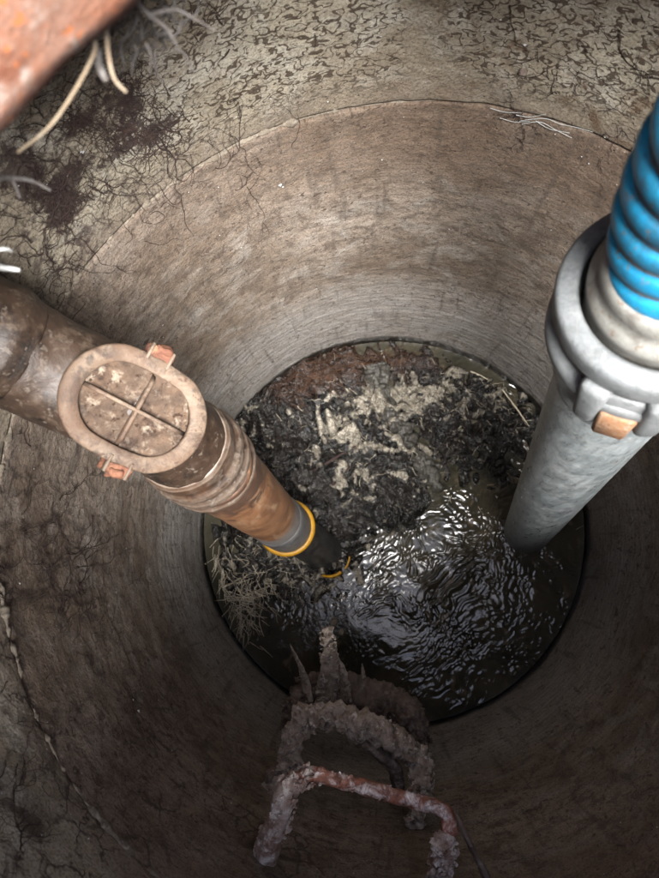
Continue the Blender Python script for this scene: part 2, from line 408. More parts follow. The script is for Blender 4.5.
# ------------------------------------------------------------------ shaft: two concrete rings, the mortar bead between them
def theta_u(t): return t*RW     # metres along the ring
def ring_wall(name, z0, z1, nz, mat, parent_label, seed, rmod):
    nt = 720; verts = []; faces = []
    for j in range(nz+1):
        z = z0 + (z1-z0)*j/nz
        for i in range(nt):
            t = 2*math.pi*i/nt - math.pi
            d = Vector((math.cos(t), math.sin(t), 0))
            q = Vector((d.x*RW, d.y*RW, z))
            h = 0.0040*noise.noise(q*5 + Vector((seed, 0, 0))) + 0.0016*fbm(q*26, 3) + rmod(t, z)
            verts.append((d.x*(RW + h), d.y*(RW + h), z))
    for j in range(nz):
        for i in range(nt):
            a = j*nt+i; b = j*nt+(i+1) % nt
            faces.append((a, a+nt, b+nt, b))
    # outer face and rims
    o = len(verts); ro = RW + .08
    for z in (z0, z1):
        for i in range(nt):
            t = 2*math.pi*i/nt - math.pi
            verts.append((math.cos(t)*ro, math.sin(t)*ro, z))
    for i in range(nt):
        k = (i+1) % nt
        faces.append((o+i, o+k, o+nt+k, o+nt+i))
        faces.append((i, k, o+k, o+i))
        faces.append((nz*nt+i, o+nt+i, o+nt+k, nz*nt+k))
    me = bpy.data.meshes.new(name); me.from_pydata(verts, [], faces); me.update()
    me.polygons.foreach_set('use_smooth', [True]*(nz*nt) + [False]*(3*nt))
    uv = me.uv_layers.new(name='UVMap'); nl = len(me.loops)
    vi = np.empty(nl, dtype=np.int32); me.loops.foreach_get('vertex_index', vi)
    co = np.array(verts)[vi]; th = np.arctan2(co[:, 1], co[:, 0])
    # the seam lies at -90 degrees, under the step irons
    th = np.mod(th + math.pi/2, 2*math.pi)
    ls = np.empty(len(me.polygons), dtype=np.int32); me.polygons.foreach_get('loop_start', ls)
    for k in range(4):
        pass
    quad = th.reshape(-1, 4); wrap = (quad.max(1) - quad.min(1)) > 3
    quad[wrap] = np.where(quad[wrap] < 3, quad[wrap] + 2*math.pi, quad[wrap])
    uvs = np.stack([(quad.reshape(-1) - math.pi/2)*RW, co[:, 2]], 1).astype(np.float32)
    uv.data.foreach_set('uv', uvs.ravel())
    me.materials.append(mat)
    return link(name, me)
def lip_up(t, z): return 0.0012*max(0, 1 - abs(z-JOINT)/.008)
up = ring_wall('concrete_ring', JOINT+.002, -0.222, 150, M['wall_up'], '', 3.1, lip_up)
tag(up, 'upper pale concrete shaft ring mottled with worm-shaped brown marks', 'concrete ring', 'concrete rings of the shaft')
def casting(t, z): return -0.00022*math.sin(z*250 + 1.4*math.sin(t*3)) * max(0, min(1, (-z-1.15)/.2)) + 0.0012*max(0, 1 - abs(z-JOINT)/.008)
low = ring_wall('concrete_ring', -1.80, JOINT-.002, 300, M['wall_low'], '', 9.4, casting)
tag(low, 'lower brown concrete shaft ring standing in the sludge and water', 'concrete ring', 'concrete rings of the shaft')

def mortar_bead():
    nt = 2400; seg = 9; v = []; f = []
    for i in range(nt):
        t = 2*math.pi*i/nt; d = Vector((math.cos(t), math.sin(t), 0)); q = d*RW
        m = noise.noise(q*14 + Vector((5, 5, 0))); m2 = fbm(q*55, 5)
        w = 0.0050*(.6 + 1.9*m + 1.8*m2); dep = 0.0026*(.45 + 2.0*m + 1.8*m2)
        pr = min(1, max(.0, .12 + 1.5*math.cos(t - R(172)))); dep = dep*pr - .0045*(1-pr); w = w*(.5+.5*pr)
        w = max(w, .001); dep = max(dep, -.006)
        zc = JOINT + .004*noise.noise(q*9) + .003*noise.noise(q*34) + .0015*noise.noise(q*110)
        for k in range(seg):
            a = math.pi*k/(seg-1)
            j = 0.0008*noise.noise(Vector((q.x*150, q.y*150, k*3)))
            v.append((d.x*(RW+.006-(dep+.006)*math.sin(a)-j), d.y*(RW+.006-(dep+.006)*math.sin(a)-j), zc + w*math.cos(a)))
    for i in range(nt):
        for k in range(seg-1):
            a = i*seg+k; b = ((i+1) % nt)*seg+k
            f.append((a, a+1, b+1, b))
    o = mesh('mortar_bead', v, f, M['mortar'], low)
    return o
mortar_bead()

# ------------------------------------------------------------------ ground and brick neck round the opening
HC = Vector((CAM.x + .145, CAM.y - .165, 0)); HR = 0.42
neck = thing('brick_neck', Vector((HC.x, HC.y, -.22)), 'blurred orange brick edge of the opening with pale roots hanging off', 'brickwork')
def brick_mesh():
    s = MB(); n = 6
    hx, hy, hz = .125, .0485, .0325
    bm = bmesh.new(); bmesh.ops.create_cube(bm, size=1)
    bmesh.ops.subdivide_edges(bm, edges=bm.edges, cuts=7, use_grid_fill=True)
    for q in bm.verts:
        p = Vector((q.co.x*2*hx, q.co.y*2*hy, q.co.z*2*hz))
        l = max(abs(q.co.x), abs(q.co.y)); rr = Vector((abs(q.co.x)*2, abs(q.co.y)*2, abs(q.co.z)*2))
        k = sum(1 for a in rr if a > .99)
        if k >= 2: p *= (1 - .012*k)
        p += Vector((fbm(p*30, 3), fbm(p*30+Vector((9, 0, 0)), 3), fbm(p*30+Vector((0, 9, 0)), 3)))*.0045
        q.co = p
    me = bpy.data.meshes.new('brick'); bm.to_mesh(me); bm.free()
    me.polygons.foreach_set('use_smooth', [True]*len(me.polygons)); me.materials.append(M['brick']); return me
bme = brick_mesh()
nb = 26
for course in range(6):  # unseen upper courses, added to block sky light and darken the shaft
    for k in range(nb):
        a = 2*math.pi*(k + .5*course)/nb + .19
        if course < 2 and R(100) < a < R(158): continue
        jx = random.uniform(.002, .012)
        o = link('brick', bme, neck)
        o.location = (math.cos(a)*(HR+.125+jx), math.sin(a)*(HR+.125+jx), .034 + course*.072)
        o.rotation_euler = (random.uniform(-.03, .03), random.uniform(-.02, .02), a + random.uniform(-.03, .03))
for dz, back in ((.0, .0), (.070, .010)):                    # two bricks laid lengthwise at the corner the camera looks past
    qa, qb = P(158, 0, .22), P(0, 150, .22); tn_ = (qa-qb).normalized(); nr_ = Vector((-tn_.y, tn_.x, 0))
    c_ = (qa+qb)/2 + nr_*(.051+back) + Vector((0, 0, .034+dz))
    o = link('brick', bme, neck); o.location = c_ - neck.location
    o.rotation_euler = (.0, .0, math.atan2(tn_.y, tn_.x) + (.02 if dz else 0))
def ground():
    v = []; f = []; rs = [HR+.20, HR+.30, .9, 1.3, 2, 4, 10, 30, 120, 400]; nt = 128
    for r in rs:
        for i in range(nt):
            t = 2*math.pi*i/nt; x = HC.x + r*math.cos(t); y = HC.y + r*math.sin(t)
            v.append((x, y, .205 + min(r, 3)*.012*noise.noise(Vector((x*2, y*2, 0)))))
    for j in range(len(rs)-1):
        for i in range(nt):
            a = j*nt+i; b = j*nt+(i+1) % nt
            f.append((a, b, b+nt, a+nt))
    # skirt down to the ring
    o = len(v)
    for i in range(nt):
        t = 2*math.pi*i/nt; v.append((HC.x + rs[0]*math.cos(t), HC.y + rs[0]*math.sin(t), -.30))
    for i in range(nt):
        k = (i+1) % nt; f.append((o+i, o+k, k, i))
    return tag(mesh('ground', v, f, M['soil']), 'brown soil around the mouth of the shaft', 'ground', kind='structure')
ground()

# ------------------------------------------------------------------ sludge and water
def gauss(px, py, cx, cy, sx, sy, rot=0):
    a = R(rot); dx, dy = px-cx, py-cy
    u = dx*math.cos(a) + dy*math.sin(a); w = -dx*math.sin(a) + dy*math.cos(a)
    return math.exp(-.5*((u/sx)**2 + (w/sy)**2))
def seg_d(px, py, x0, y0, x1, y1):
    vx, vy = x1-x0, y1-y0; t = max(0, min(1, ((px-x0)*vx + (py-y0)*vy)/(vx*vx+vy*vy)))
    return math.hypot(px-x0-t*vx, py-y0-t*vy)
LAND = [(330,430,85,60,0,.050),(300,400,50,40,0,.02),(465,420,52,48,25,.024),(255,560,36,40,0,.034),(320,570,45,26,0,.026),(350,600,34,16,0,.020),(395,515,30,24,0,.026),(350,535,30,24,0,.022),(372,612,26,9,0,.012),(300,600,24,14,0,.014),(392,612,20,9,0,.012),
        (250,430,18,22,0,.028),(345,440,26,30,-30,.022),(330,385,50,22,-15,.022),(520,430,26,40,10,.022),(400,560,28,18,0,.004),
        (360,500,36,30,0,.020),(300,480,30,24,0,.014),(430,480,40,22,20,.016),(550,470,24,40,0,.012),(330,372,70,16,-12,.015)]
DIG = [(480,600,95,72,0,-.060),(275,652,38,26,0,-.040),(435,560,26,20,20,-.010),(560,590,40,70,0,-.02),(400,665,70,45,0,-.05)]
def land_h(x, y):
    px, py = proj(x, y, WATER); h = -.013
    for cx, cy, sx, sy, r, a in LAND: h += a*gauss(px, py, cx, cy, sx, sy, r)
    for cx, cy, sx, sy, r, a in DIG: h += a*gauss(px, py, cx, cy, sx, sy, r)
    d = min(seg_d(px, py, 376, 372, 400, 430), seg_d(px, py, 400, 430, 450, 505))
    h -= .020*math.exp(-.5*(d/11)**2)
    d2 = seg_d(px, py, 312, 474, 362, 445); h -= .014*math.exp(-.5*(d2/4)**2)
    d2 = seg_d(px, py, 325, 492, 352, 468); h -= .011*math.exp(-.5*(d2/4)**2)
    q = Vector((x, y, 0))
    wob = .026*noise.noise(q*9) + .011*noise.noise(q*21+Vector((3, 1, 0)))
    rg = 1 - abs(noise.noise(q*36 + Vector((0, 8, 0))))*2
    lum = .010*noise.noise(q*44) + .0060*noise.noise(q*90) + .0040*noise.noise(q*175) + .0036*noise.noise(q*330)
    amp = min(1, max(.25, (h+.015)/.03))
    wq = q + Vector((noise.noise(q*11), noise.noise(q*11+Vector((5, 0, 0))), 0))*.035
    a2 = R(-52); fu = wq.x*math.cos(a2) + wq.y*math.sin(a2); fw = -wq.x*math.sin(a2) + wq.y*math.cos(a2)
    fold = 1 - 2*abs(noise.noise(Vector((fu*11, fw*26, 4))))
    cl = abs(noise.noise(wq*24)) - .22
    hi = amp*(.022*(fold-.55) + .062*cl)
    h += wob + lum*amp*1.15 + hi
    land_h.last = hi + lum*amp
    r = math.hypot(x, y)
    if r > .455: h -= (r-.455)*.55                # a wet gap along the wall
    return max(-.05, min(h, .10)), px, py
TAN = [(230,432,22,22,1.3),(342,432,20,22,1.3),(385,395,16,14,.8),(350,490,22,16,.8),(395,400,24,14,.5),(425,395,40,18,.7),(400,430,16,30,.6),(520,385,16,22,.55),
       (265,560,40,30,.55),(330,575,34,18,.6),(430,470,36,26,.5),(470,400,30,18,.45),(385,560,18,12,.5),(300,545,30,14,.5),(362,590,24,14,.55),(560,480,14,40,.35)]
RUST = [(318,372,46,18,1),(375,358,50,10,.8),(290,395,24,16,.6),(450,368,40,10,.25)]
def sludge():
    N = 520; g = np.linspace(-.5, .5, N); idx = -np.ones((N, N), int); v = []; tan = []; rus = []; wet = []
    for j in range(N):
        for i in range(N):
            x, y = g[i], g[j]
            if x*x + y*y > .499**2: continue
            h, px, py = land_h(x, y)
            q = Vector((x, y, 0))
            jx = .0012*noise.noise(q*70); jy = .0012*noise.noise(q*70+Vector((9, 9, 9)))
            idx[j, i] = len(v); v.append((x+jx, y+jy, WATER + h))
            t = sum(a*gauss(px, py, cx, cy, sx, sy) for cx, cy, sx, sy, a in TAN)
            t = t*.8 - .05 + .75*noise.noise(q*28 + Vector((2, 2, 0))) + .45*noise.noise(q*75) + .25*noise.noise(q*170)
            t2 = sum(a*gauss(px, py, cx, cy, sx, sy) for cx, cy, sx, sy, a in RUST) + .35*noise.noise(q*40)
            tan.append(max(0, min(1, t*1.35 - .60 + max(-.5, min(.5, land_h.last*20))))); rus.append(max(0, min(1, t2*1.3 - .15)))
    f = []
    for j in range(N-1):
        for i in range(N-1):
            a, b, c, d = idx[j, i], idx[j, i+1], idx[j+1, i+1], idx[j+1, i]
            if min(a, b, c, d) >= 0: f.append((a, b, c, d))
    s = Mat('sludge_crust', .4, 0, 1.0)
    z = s.sep(s.co)[2]
    n1 = s.noise(18, 6, .8); n2 = s.noise(60, 6, .7); n3 = s.noise(190, 4, .3)
    base = s.mix(s.step(n1, .4, .62), (.004, .0038, .0035), (.014, .011, .009))
    base = s.mix(s.step(n2, .54, .70), base, (.040, .036, .027))
    tn = s.attr('tan'); ru = s.attr('rust')
    tc = s.mix(s.step(n2, .38, .62), (.24, .205, .15), (.12, .095, .065))
    tc = s.mix(s.step(n3, .46, .60), tc, (.37, .345, .285))
    tc = s.mix(s.step(s.noise(110, 4, .5), .57, .66), tc, (.035, .03, .025))
    c = s.mix(s.step(tn, .18, .55), base, tc)
    c = s.mix(s.step(ru, .25, .8), c, s.mix(s.step(n2, .4, .62), (.012, .007, .005), (.034, .017, .011)))
    sp = s.step(n3, .665, .72, 0, .8); c = s.mix(sp, c, (.36, .33, .27))
    s.color(c); s.rough(s.math('ADD', s.step(n2, .40, .6, .09, .40), s.math('MULTIPLY', s.step(tn, .15, .6), .42), clamp=True))
    s.bump(n2, .008, 1); s.bump(n3, .004, 1); s.bump(s.noise(420, 3), .0012, .9)
    o = mesh('sludge', v, f, s.m, base=Vector((0, 0, WATER)))
    for nm, arr in (('tan', tan), ('rust', rus)):
        at = o.data.attributes.new(nm, 'FLOAT', 'POINT'); at.data.foreach_set('value', arr)
    return tag(o, 'black and tan floating sludge crust over the upper left of the water', 'sludge', kind='stuff')
sludge()

def water():
    N = 560; g = np.linspace(-.5, .5, N); idx = -np.ones((N, N), int); v = []; f = []
    for j in range(N):
        for i in range(N):
            x, y = g[i], g[j]
            if x*x + y*y > .4995**2: continue
            px, py = proj(x, y, WATER)
            idx[j, i] = len(v)
            q = Vector((x, y, 0))
            wp = Vector((noise.noise(q*7), noise.noise(q*7+Vector((4, 4, 0))), 0))*.05 + Vector((noise.noise(q*26), noise.noise(q*26+Vector((4, 4, 0))), 0))*.014
            p = q + wp
            # waves drawn out along a line that turns about the suction pipe
            ang = R(40) + .35*noise.noise(q*3)
            u = p.x*math.cos(ang) + p.y*math.sin(ang); w = -p.x*math.sin(ang) + p.y*math.cos(ang)
            a = .0022*noise.noise(Vector((u*14, w*26, 1))) + .0022*noise.noise(Vector((u*40, w*74, 5))) + .0018*noise.noise(Vector((u*80, w*150, 9))) + .0010*noise.noise(Vector((p.x*120, p.y*120, 3)))
            k = (.06 + .46*gauss(px, py, 480, 600, 72, 68) + .85*gauss(px, py, 442, 566, 36, 34) + .35*gauss(px, py, 485, 420, 50, 50) + .25*gauss(px, py, 420, 690, 50, 18) + .25*gauss(px, py, 275, 618, 18, 8))*(.75 + 1.3*max(-.45, noise.noise(q*13))) + .5*gauss(px, py, 385, 430, 25, 80)
            v.append((x, y, WATER + 1.55*a*min(1.15, k)))
    for j in range(N-1):
        for i in range(N-1):
            a, b, c, d = idx[j, i], idx[j, i+1], idx[j+1, i+1], idx[j+1, i]
            if min(a, b, c, d) >= 0: f.append((a, b, c, d))
    s = Mat('murky_water', .09, 0, .6)
    n = s.noise(6, 5, .8)
    c = s.mix(s.step(n, .35, .68), (.022, .021, .014), (.060, .052, .034))
    c = s.mix(s.step(s.noise(26, 5, .6), .56, .7), c, (.11, .088, .055))
    s.color(c); s.b.inputs['IOR'].default_value = 1.45
    s.bump(s.noise(48, 5, 1.2, co=s.scale((1, 1, 1))), .0010, .6)
    return tag(mesh('water', v, f, s.m, base=Vector((0, 0, WATER))), 'dark rippling sewage water reflecting the sky', 'water', kind='structure')
water()

# ------------------------------------------------------------------ drain pipe with inspection cover
dp = thing('drain_pipe', P(320, 552, 1.69), 'brown crusted drain pipe with an oval crossed inspection cover, entering from the left', 'pipe')
K = [P(-95, 300, .52), P(-20, 335, .56), P(50, 370, .61), P(100, 393, .635), P(136, 410, .66), P(186, 446, .75)]
def wr(f_, amp=.0012): return f_
MB().sweep(K, [.056, .056, .056, .056, .056, .056], 72, 90, amp=.0016, sc=45).build('upper_pipe', M['pipe_crust'], dp)
def collar(pts, prof, name, mat, n=16, amp=.0007):
    return MB().sweep(pts, None, 72, n, prof=prof, amp=amp, sc=60).build(name, mat, dp)
def bump_prof(rs): return lambda t: interp(rs, t)
# socket with ridges near the left edge
c5 = catmull(K, 200)
def sub(a, b): return c5[int(a*200):int(b*200)+1]
def along(a, b, n): 
    s = sub(a, b); return [s[round(i*(len(s)-1)/n)] for i in range(n+1)]
collar(along(.0, .30, 48), bump_prof([.0585, .0585, .0585, .0585, .0585, .0615, .0620, .0595, .0592, .0595, .0618, .0615, .0585, .0562]), 'socket', M['pipe_crust'], 48)
axn = (K[-1]-K[-2]).normalized()
S0 = K[-1] - axn*.012; S1 = P(214, 469, .845)
ax2 = (S1-S0).normalized()
collar([S0 + (S1-S0)*i/72 for i in range(73)], bump_prof([.057, .0605, .0605, .0605, .0600, .0600, .0640, .0655, .0650, .0612, .0610, .0648, .0655, .0640, .0605, .0605, .0640, .0642, .0605, .0575]), 'socket', M['collar'], 72)
L0 = P(208, 463, .80); L1 = P(276, 520, 1.36); L2 = P(286, 527, 1.46); L3 = P(324, 552, 1.70)
lp = MB().sweep([L0, L1], None, 64, 60, prof=lambda t: .0555, amp=.0006, sc=30).build('lower_pipe', M['pipe_low'], dp)
at = lp.data.attributes.new('run', 'FLOAT', 'POINT'); at.data.foreach_set('value', [i//64/60 for i in range(61*64)])
axl = (L1-L0).normalized()
MB().sweep([L1-axl*.02, L2], None, 64, 20, prof=lambda t: .0585 if t > .12 else .0555+.025*t, amp=.0004, sc=40).build('grey_sleeve', M['grey_pvc'], dp)
ax3 = (L3-L2).normalized()
rp = [(.0565, 0), (.0615, -.001), (.0660, .003), (.0668, .008), (.0650, .013), (.0585, .013), (.0500, .0125), (.0500, .002)]
MB().lathe(L2 + axl*.0005, axl, rp, 96, closed=True).build('seal_ring', M['yellow'], dp)
MB().sweep([L2, L2.lerp(L3, .5), L3 + ax3*.08], [.0495, .0495, .0495], 56, 40, amp=.0012, sc=40).build('tail_pipe', M['black'], dp)
# broken yellow seal left at the water line
def arc_patch(c, ax, r, a0, a1, h0, h1, th, n=16):
    s = MB(); ax = ax.normalized(); u = (CAM - c); u = (u - ax*u.dot(ax)).normalized(); w = ax.cross(u)
    for i in range(n+1):
        a = a0 + (a1-a0)*i/n; d = u*math.cos(a) + w*math.sin(a); j = .002*noise.noise(Vector((i*.8, r*40, 2)))
        for rr, hh in ((r, h0+j), (r+th, h0+j), (r+th, h1-j), (r, h1-j)): s.v.append(c + d*rr + ax*hh)
    for i in range(n):
        for k in range(4):
            a = i*4+k; b = i*4+(k+1) % 4; s.f.append((a, b, b+4, a+4))
    s.f.append((0, 1, 2, 3)); s.f.append((n*4+3, n*4+2, n*4+1, n*4)); return s
cE = P(330, 556, 1.655)
arc_patch(cE, ax3, .0500, R(20), R(78), -.006, .012, .005).build('seal_remnant', M['yellow'], dp)
arc_patch(cE, ax3, .0500, R(-30), R(8), .002, .010, .003).build('seal_remnant', M['yellow'], dp)

# oval inspection flange, facing the camera
cc = P(136, 410, .66)
Uax = (P(170, 429, .70) - P(100, 393, .635)).normalized()
Nn = (CAM - cc); Nn = (Nn - Uax*Nn.dot(Uax)*.55).normalized(); Uax = (Uax - Nn*Uax.dot(Nn)).normalized(); Vax = Nn.cross(Uax)
fc = P(136, 410, .66) ; 
vdir = (CAM-cc).normalized(); fc = cc + vdir*.0655
def stad(a, b, n=96):                         # rounded oval outline
    out = []; s_ = max(a-b, 0)
    for i in range(n):
        t = 2*math.pi*i/n; x, y = math.cos(t), math.sin(t)
        out.append(((b*x + s_*(1 if x > 0 else -1)*min(1, abs(x)*3)), b*y))
    return out
def oval_ring(stack, name, mat, closed=False, cap_last=False, amp=.0004):
    s = MB(); n = 96
    for a, b, h in stack:
        for x, y in stad(a, b, n):
            q = fc + Uax*x + Vax*y + Nn*h
            s.v.append(q + Nn*amp*fbm(q*70, 3))
    m = len(stack)
    for i in range(m if closed else m-1):
        for k in range(n):
            a = i*n+k; b = i*n+(k+1) % n; a2 = ((i+1) % m)*n
            s.f.append((a, b, a2+(k+1) % n, a2+k))
    if cap_last: s.f.append(tuple((m-1)*n+k for k in range(n)))
    return s.build(name, mat, dp)
oval_ring([(.058, .042, -.036), (.061, .045, -.006)], 'neck', M['collar'])
fl = oval_ring([(.0555, .0400, .0018), (.0565, .0410, .003), (.0720, .0540, .003), (.0740, .0560, .001), (.0740, .0560, -.005), (.070, .052, -.0065), (.0555, .0400, -.0065)], 'access_flange', M['flange'], True)
def lid():
    s = MB(); n = 96; m = 26
    st_ = stad(.0557, .0402, n)
    for j in range(m):
        k_ = 1 - j/m
        for x, y in st_:
            q = fc + Uax*x*k_ + Vax*y*k_ + Nn*(-.0062)
            q = q + Nn*(.0016 + .0022*fbm(q*60, 5) + .004*max(0, min(1, (noise.noise(q*40)+.02)*6))*(.8 if x*k_ > 0 else .35))
            s.v.append(q)
    for j in range(m-1):
        for k in range(n):
            a = j*n+k; b = j*n+(k+1) % n; s.f.append((a, b, b+n, a+n))
    s.f.append(tuple((m-1)*n+k for k in range(n)))
    return s.build('access_lid', M['lid'], dp)
ld = lid()
rib_mat = M['flange']
MB().box(fc + Nn*(.0008), Uax, Vax, Nn, .0556, .0022, .0050, .8, .0006).build('cross_rib', rib_mat, ld)
MB().box(fc + Nn*(.0004), Vax, Uax, Nn, .0402, .0022, .0050, .8, .0006).build('cross_rib', rib_mat, ld)
for sgn, du in ((1, -.004), (-1, .012)):
    c_ = fc + Vax*(sgn*.060) + Uax*(du) - Nn*.006
    s = MB(); s.box(c_, Uax, Vax, Nn, .016, .008, .009, .8, .002)
    s.box(c_ + Nn*.006 + Vax*sgn*.004, (Uax+Vax*.3).normalized(), (Vax-Uax*.3).normalized(), Nn, .010, .006, .006, .7, .002)
    b_ = s.build('clamp', M['rust'], dp)
    b_.modifiers.new('sub', 'SUBSURF').levels = 2; b_.modifiers['sub'].render_levels = 2; b_.modifiers['sub'].subdivision_type = 'SIMPLE'
    tx = bpy.data.textures.new('clamp_noise', 'CLOUDS'); tx.noise_scale = .008
    dm = b_.modifiers.new('disp', 'DISPLACE'); dm.texture = tx; dm.strength = .006; dm.texture_coords = 'LOCAL'
    for q in (-.012, .010):
        MB().box(c_ + Uax*q + Nn*.006 - Vax*sgn*.002, Uax, Vax, Nn, .0016, .010, .005, .9, .0005).build('clamp_tooth', M['prong'], b_)

# ------------------------------------------------------------------ suction pipe with coupling, and the blue hose
C1 = P(668, 296, .435); TB = P(527, 531, 1.69)
ta = (TB - C1).normalized()
sp = thing('suction_pipe', TB, 'galvanised steel suction pipe with hooked coupling collar, dipping into the water', 'pipe')
MB().sweep([C1 + ta*.03, TB + ta*.10], [.0575, .0575], 80, 60, amp=.0004, sc=14).build('tube', M['galv'], sp)
# bell of the tube below the collar
MB().lathe(C1, ta, [(.0578, .150), (.0600, .142), (.0640, .120), (.0670, .100), (.0685, .082), (.0680, .072), (.062, .070)], 96).build('bell', M['galv'], sp)
MB().lathe(C1, ta, [(.064, .040), (.0735, .040), (.0762, .042), (.0772, .046), (.0772, .053), (.0755, .057), (.0710, .062), (.0700, .070), (.062, .072)], 96).build('locking_ring', M['galv_rough'], sp)
ring = MB().lathe(C1, ta, [(.0590, -.002), (.0600, -.0085), (.0625, -.0105), (.0640, -.0105), (.0725, -.0080), (.0745, -.0066), (.0758, -.0038), (.0761, .0), (.0761, .012), (.0752, .015), (.0725, .017), (.0715, .019), (.0715, .030), (.060, .030)], 128, closed=True).build('coupling_collar', M['galv_rough'], sp)
MB().lathe(C1, ta, [(.0588, .000), (.0560, .010), (.0555, .045), (.064, .052)], 96).build('throat', M['cuff'], sp)
def lug_at(px, py, d, name='lug'):
    return P(px, py, d)
def radial(px, py, h):                       # direction from the axis towards a pixel, at height h along the pipe
    c = C1 + ta*h; w = ray(px, py)
    # intersection with the plane through c, normal ta
    t = (c-CAM).dot(ta)/w.dot(ta); q = CAM + w*t - c
    return q.normalized(), q.length
for (px, py, hh, wdt) in ((594, 392, .030, .0115), (664, 428, .030, .0115)):
    d_, l_ = radial(px, py, hh); t_ = ta.cross(d_)
    cl = C1 + ta*(hh+.022) + d_*.0690
    s = MB(); s.box(cl, t_, d_, ta, wdt, .013, .034, .85, .004)
    lg = s.build('lug', M['galv_rough'], sp)
    lg.modifiers.new('bev', 'BEVEL').width = .003
d_, l_ = radial(624, 412, .03); t_ = ta.cross(d_)
cl = C1 + ta*.052 + d_*.0650
lt = MB().box(cl, t_, d_, ta, .0150, .009, .026, 1.0, .002).build('latch', M['galv_rough'], sp)
MB().box(C1 + ta*.076 + d_*.0680, t_, d_, ta, .0138, .0115, .024, .95, .0025).build('latch_face', M['latch'], lt)

hs = thing('suction_hose', C1 - ta*.004, 'ribbed bright blue suction hose plugged into the coupling collar', 'hose')
MB().lathe(C1, ta, [(.0545, .030), (.0545, -.006), (.0560, -.010), (.0562, -.020), (.0530, -.023), (.0505, -.028), (.0510, -.033), (.0508, -.041), (.0480, -.045), (.041, -.046)], 112).build('cuff', M['cuff'], hs)
H = [C1 - ta*.030, P(700, 208, .345), P(772, 110, .265), P(905, 25, .205)]
d3 = (H[3]-H[2]).normalized()
H += [Vector((.100, .122, -.05)), Vector((.10, .115, .12)), Vector((.12, .16, .27)), Vector((.17, .30, .35)), Vector((.28, .55, .31)), Vector((.6, 1.1, .27)), Vector((1.4, 2.0, .27))]
hp = catmull(H, 640)
MB().sweep([hp[i] for i in range(0, 641, 4)], [.0418, .0418], 56, 160).build('hose_body', M['groove'], hs)
def helix():
    # resample by arc length, then wind a rounded rib around it
    L = [0]
    for i in range(1, len(hp)): L.append(L[-1] + (hp[i]-hp[i-1]).length)
    tot = L[-1]; pitch = .0240; per = 44; n = int(tot/pitch*per); v = []; f = []; j = 0
    nn = Vector((0, 0, 1)); m = 8
    for i in range(n+1):
        s_ = tot*i/n
        while j < len(L)-2 and L[j+1] < s_: j += 1
        u = (s_-L[j])/max(1e-9, L[j+1]-L[j]); c = hp[j].lerp(hp[j+1], u)
        tn = (hp[min(j+2, len(hp)-1)] - hp[max(j-1, 0)]).normalized()
        nn = (nn - tn*nn.dot(tn)).normalized(); bb = tn.cross(nn); a = 2*math.pi*i/per
        d = nn*math.cos(a) + bb*math.sin(a)
        for k in range(m):
            b = math.pi*k/(m-1)
            v.append(c + d*(.0412 + .0052*math.sin(b)**.6) + tn*(.0086*math.cos(b)))
    for i in range(n):
        for k in range(m-1):
            a = i*m+k; f.append((a, a+1, a+m+1, a+m))
    s = MB(); s.v = v; s.f = f; s.build('spiral_rib', M['blue'], hs, fix=False)
helix()

# ------------------------------------------------------------------ step irons
def step_iron(pts, rad, mat, label, amp=.004, amp2=.004, n=70, base=None):
    t = thing('step_iron', base or pts[0], label, 'step iron', 'step irons in the shaft wall')
    MB().sweep(pts, rad, 36, n*2, amp=amp, sc=75, amp2=amp2).build('bar', mat, t)
    return t
r1 = step_iron([W(258, 868, -.02), W(264, 858), P(280, 818, .865), P(292, 785, .88), P(312, 774, .885), P(350, 783, .885), P(400, 797, .88), P(436, 808, .875), P(449, 822, .872), P(444, 850, .868), W(440, 886, 0), W(438, 900, -.02)],
               [.009, .0100, .0095, .0092, .0090, .0088, .0086, .0090, .0094, .0094, .0100, .010], M['rusty_rung'], 'nearest step iron, a rusty red bar with flaking white paint', .0030, .002, 110)
# its legs are caked in grey scale
MB().sweep([W(262, 864, -.01), P(278, 820, .866), P(291, 786, .881), P(298, 779, .883)], [.017, .0125, .0140, .008], 18, 44, amp=.0035, sc=80, amp2=.004).build('scale_crust', M['grey_rung'], r1)
MB().sweep([P(447, 832, .869), P(443, 852, .867), W(439, 890, -.01)], [.008, .0135, .0155], 18, 30, amp=.0035, sc=80, amp2=.004).build('scale_crust', M['grey_rung'], r1)
r2 = step_iron([W(268, 806, -.02), P(286, 770, 1.11), P(298, 728, 1.13), P(314, 717, 1.14), P(352, 722, 1.14), P(400, 742, 1.13), P(421, 766, 1.12), P(418, 800, 1.10), W(414, 838, -.02)],
               [.012, .014, .0145, .016, .021, .018, .014, .013, .012], M['crust'], 'middle step iron thickly caked in grey dried sludge and rags', .011, .010, 130)
def shard(parent, pts, w, flat, mat, name='hanging_rag', amp=.005, n=70, seg=30, sc=75, ref=(0, 1, .2)):
    return MB().sweep(pts, w, seg, n, flat=flat, amp=amp, sc=sc, ref=ref, amp2=amp*.8).build(name, mat, parent)
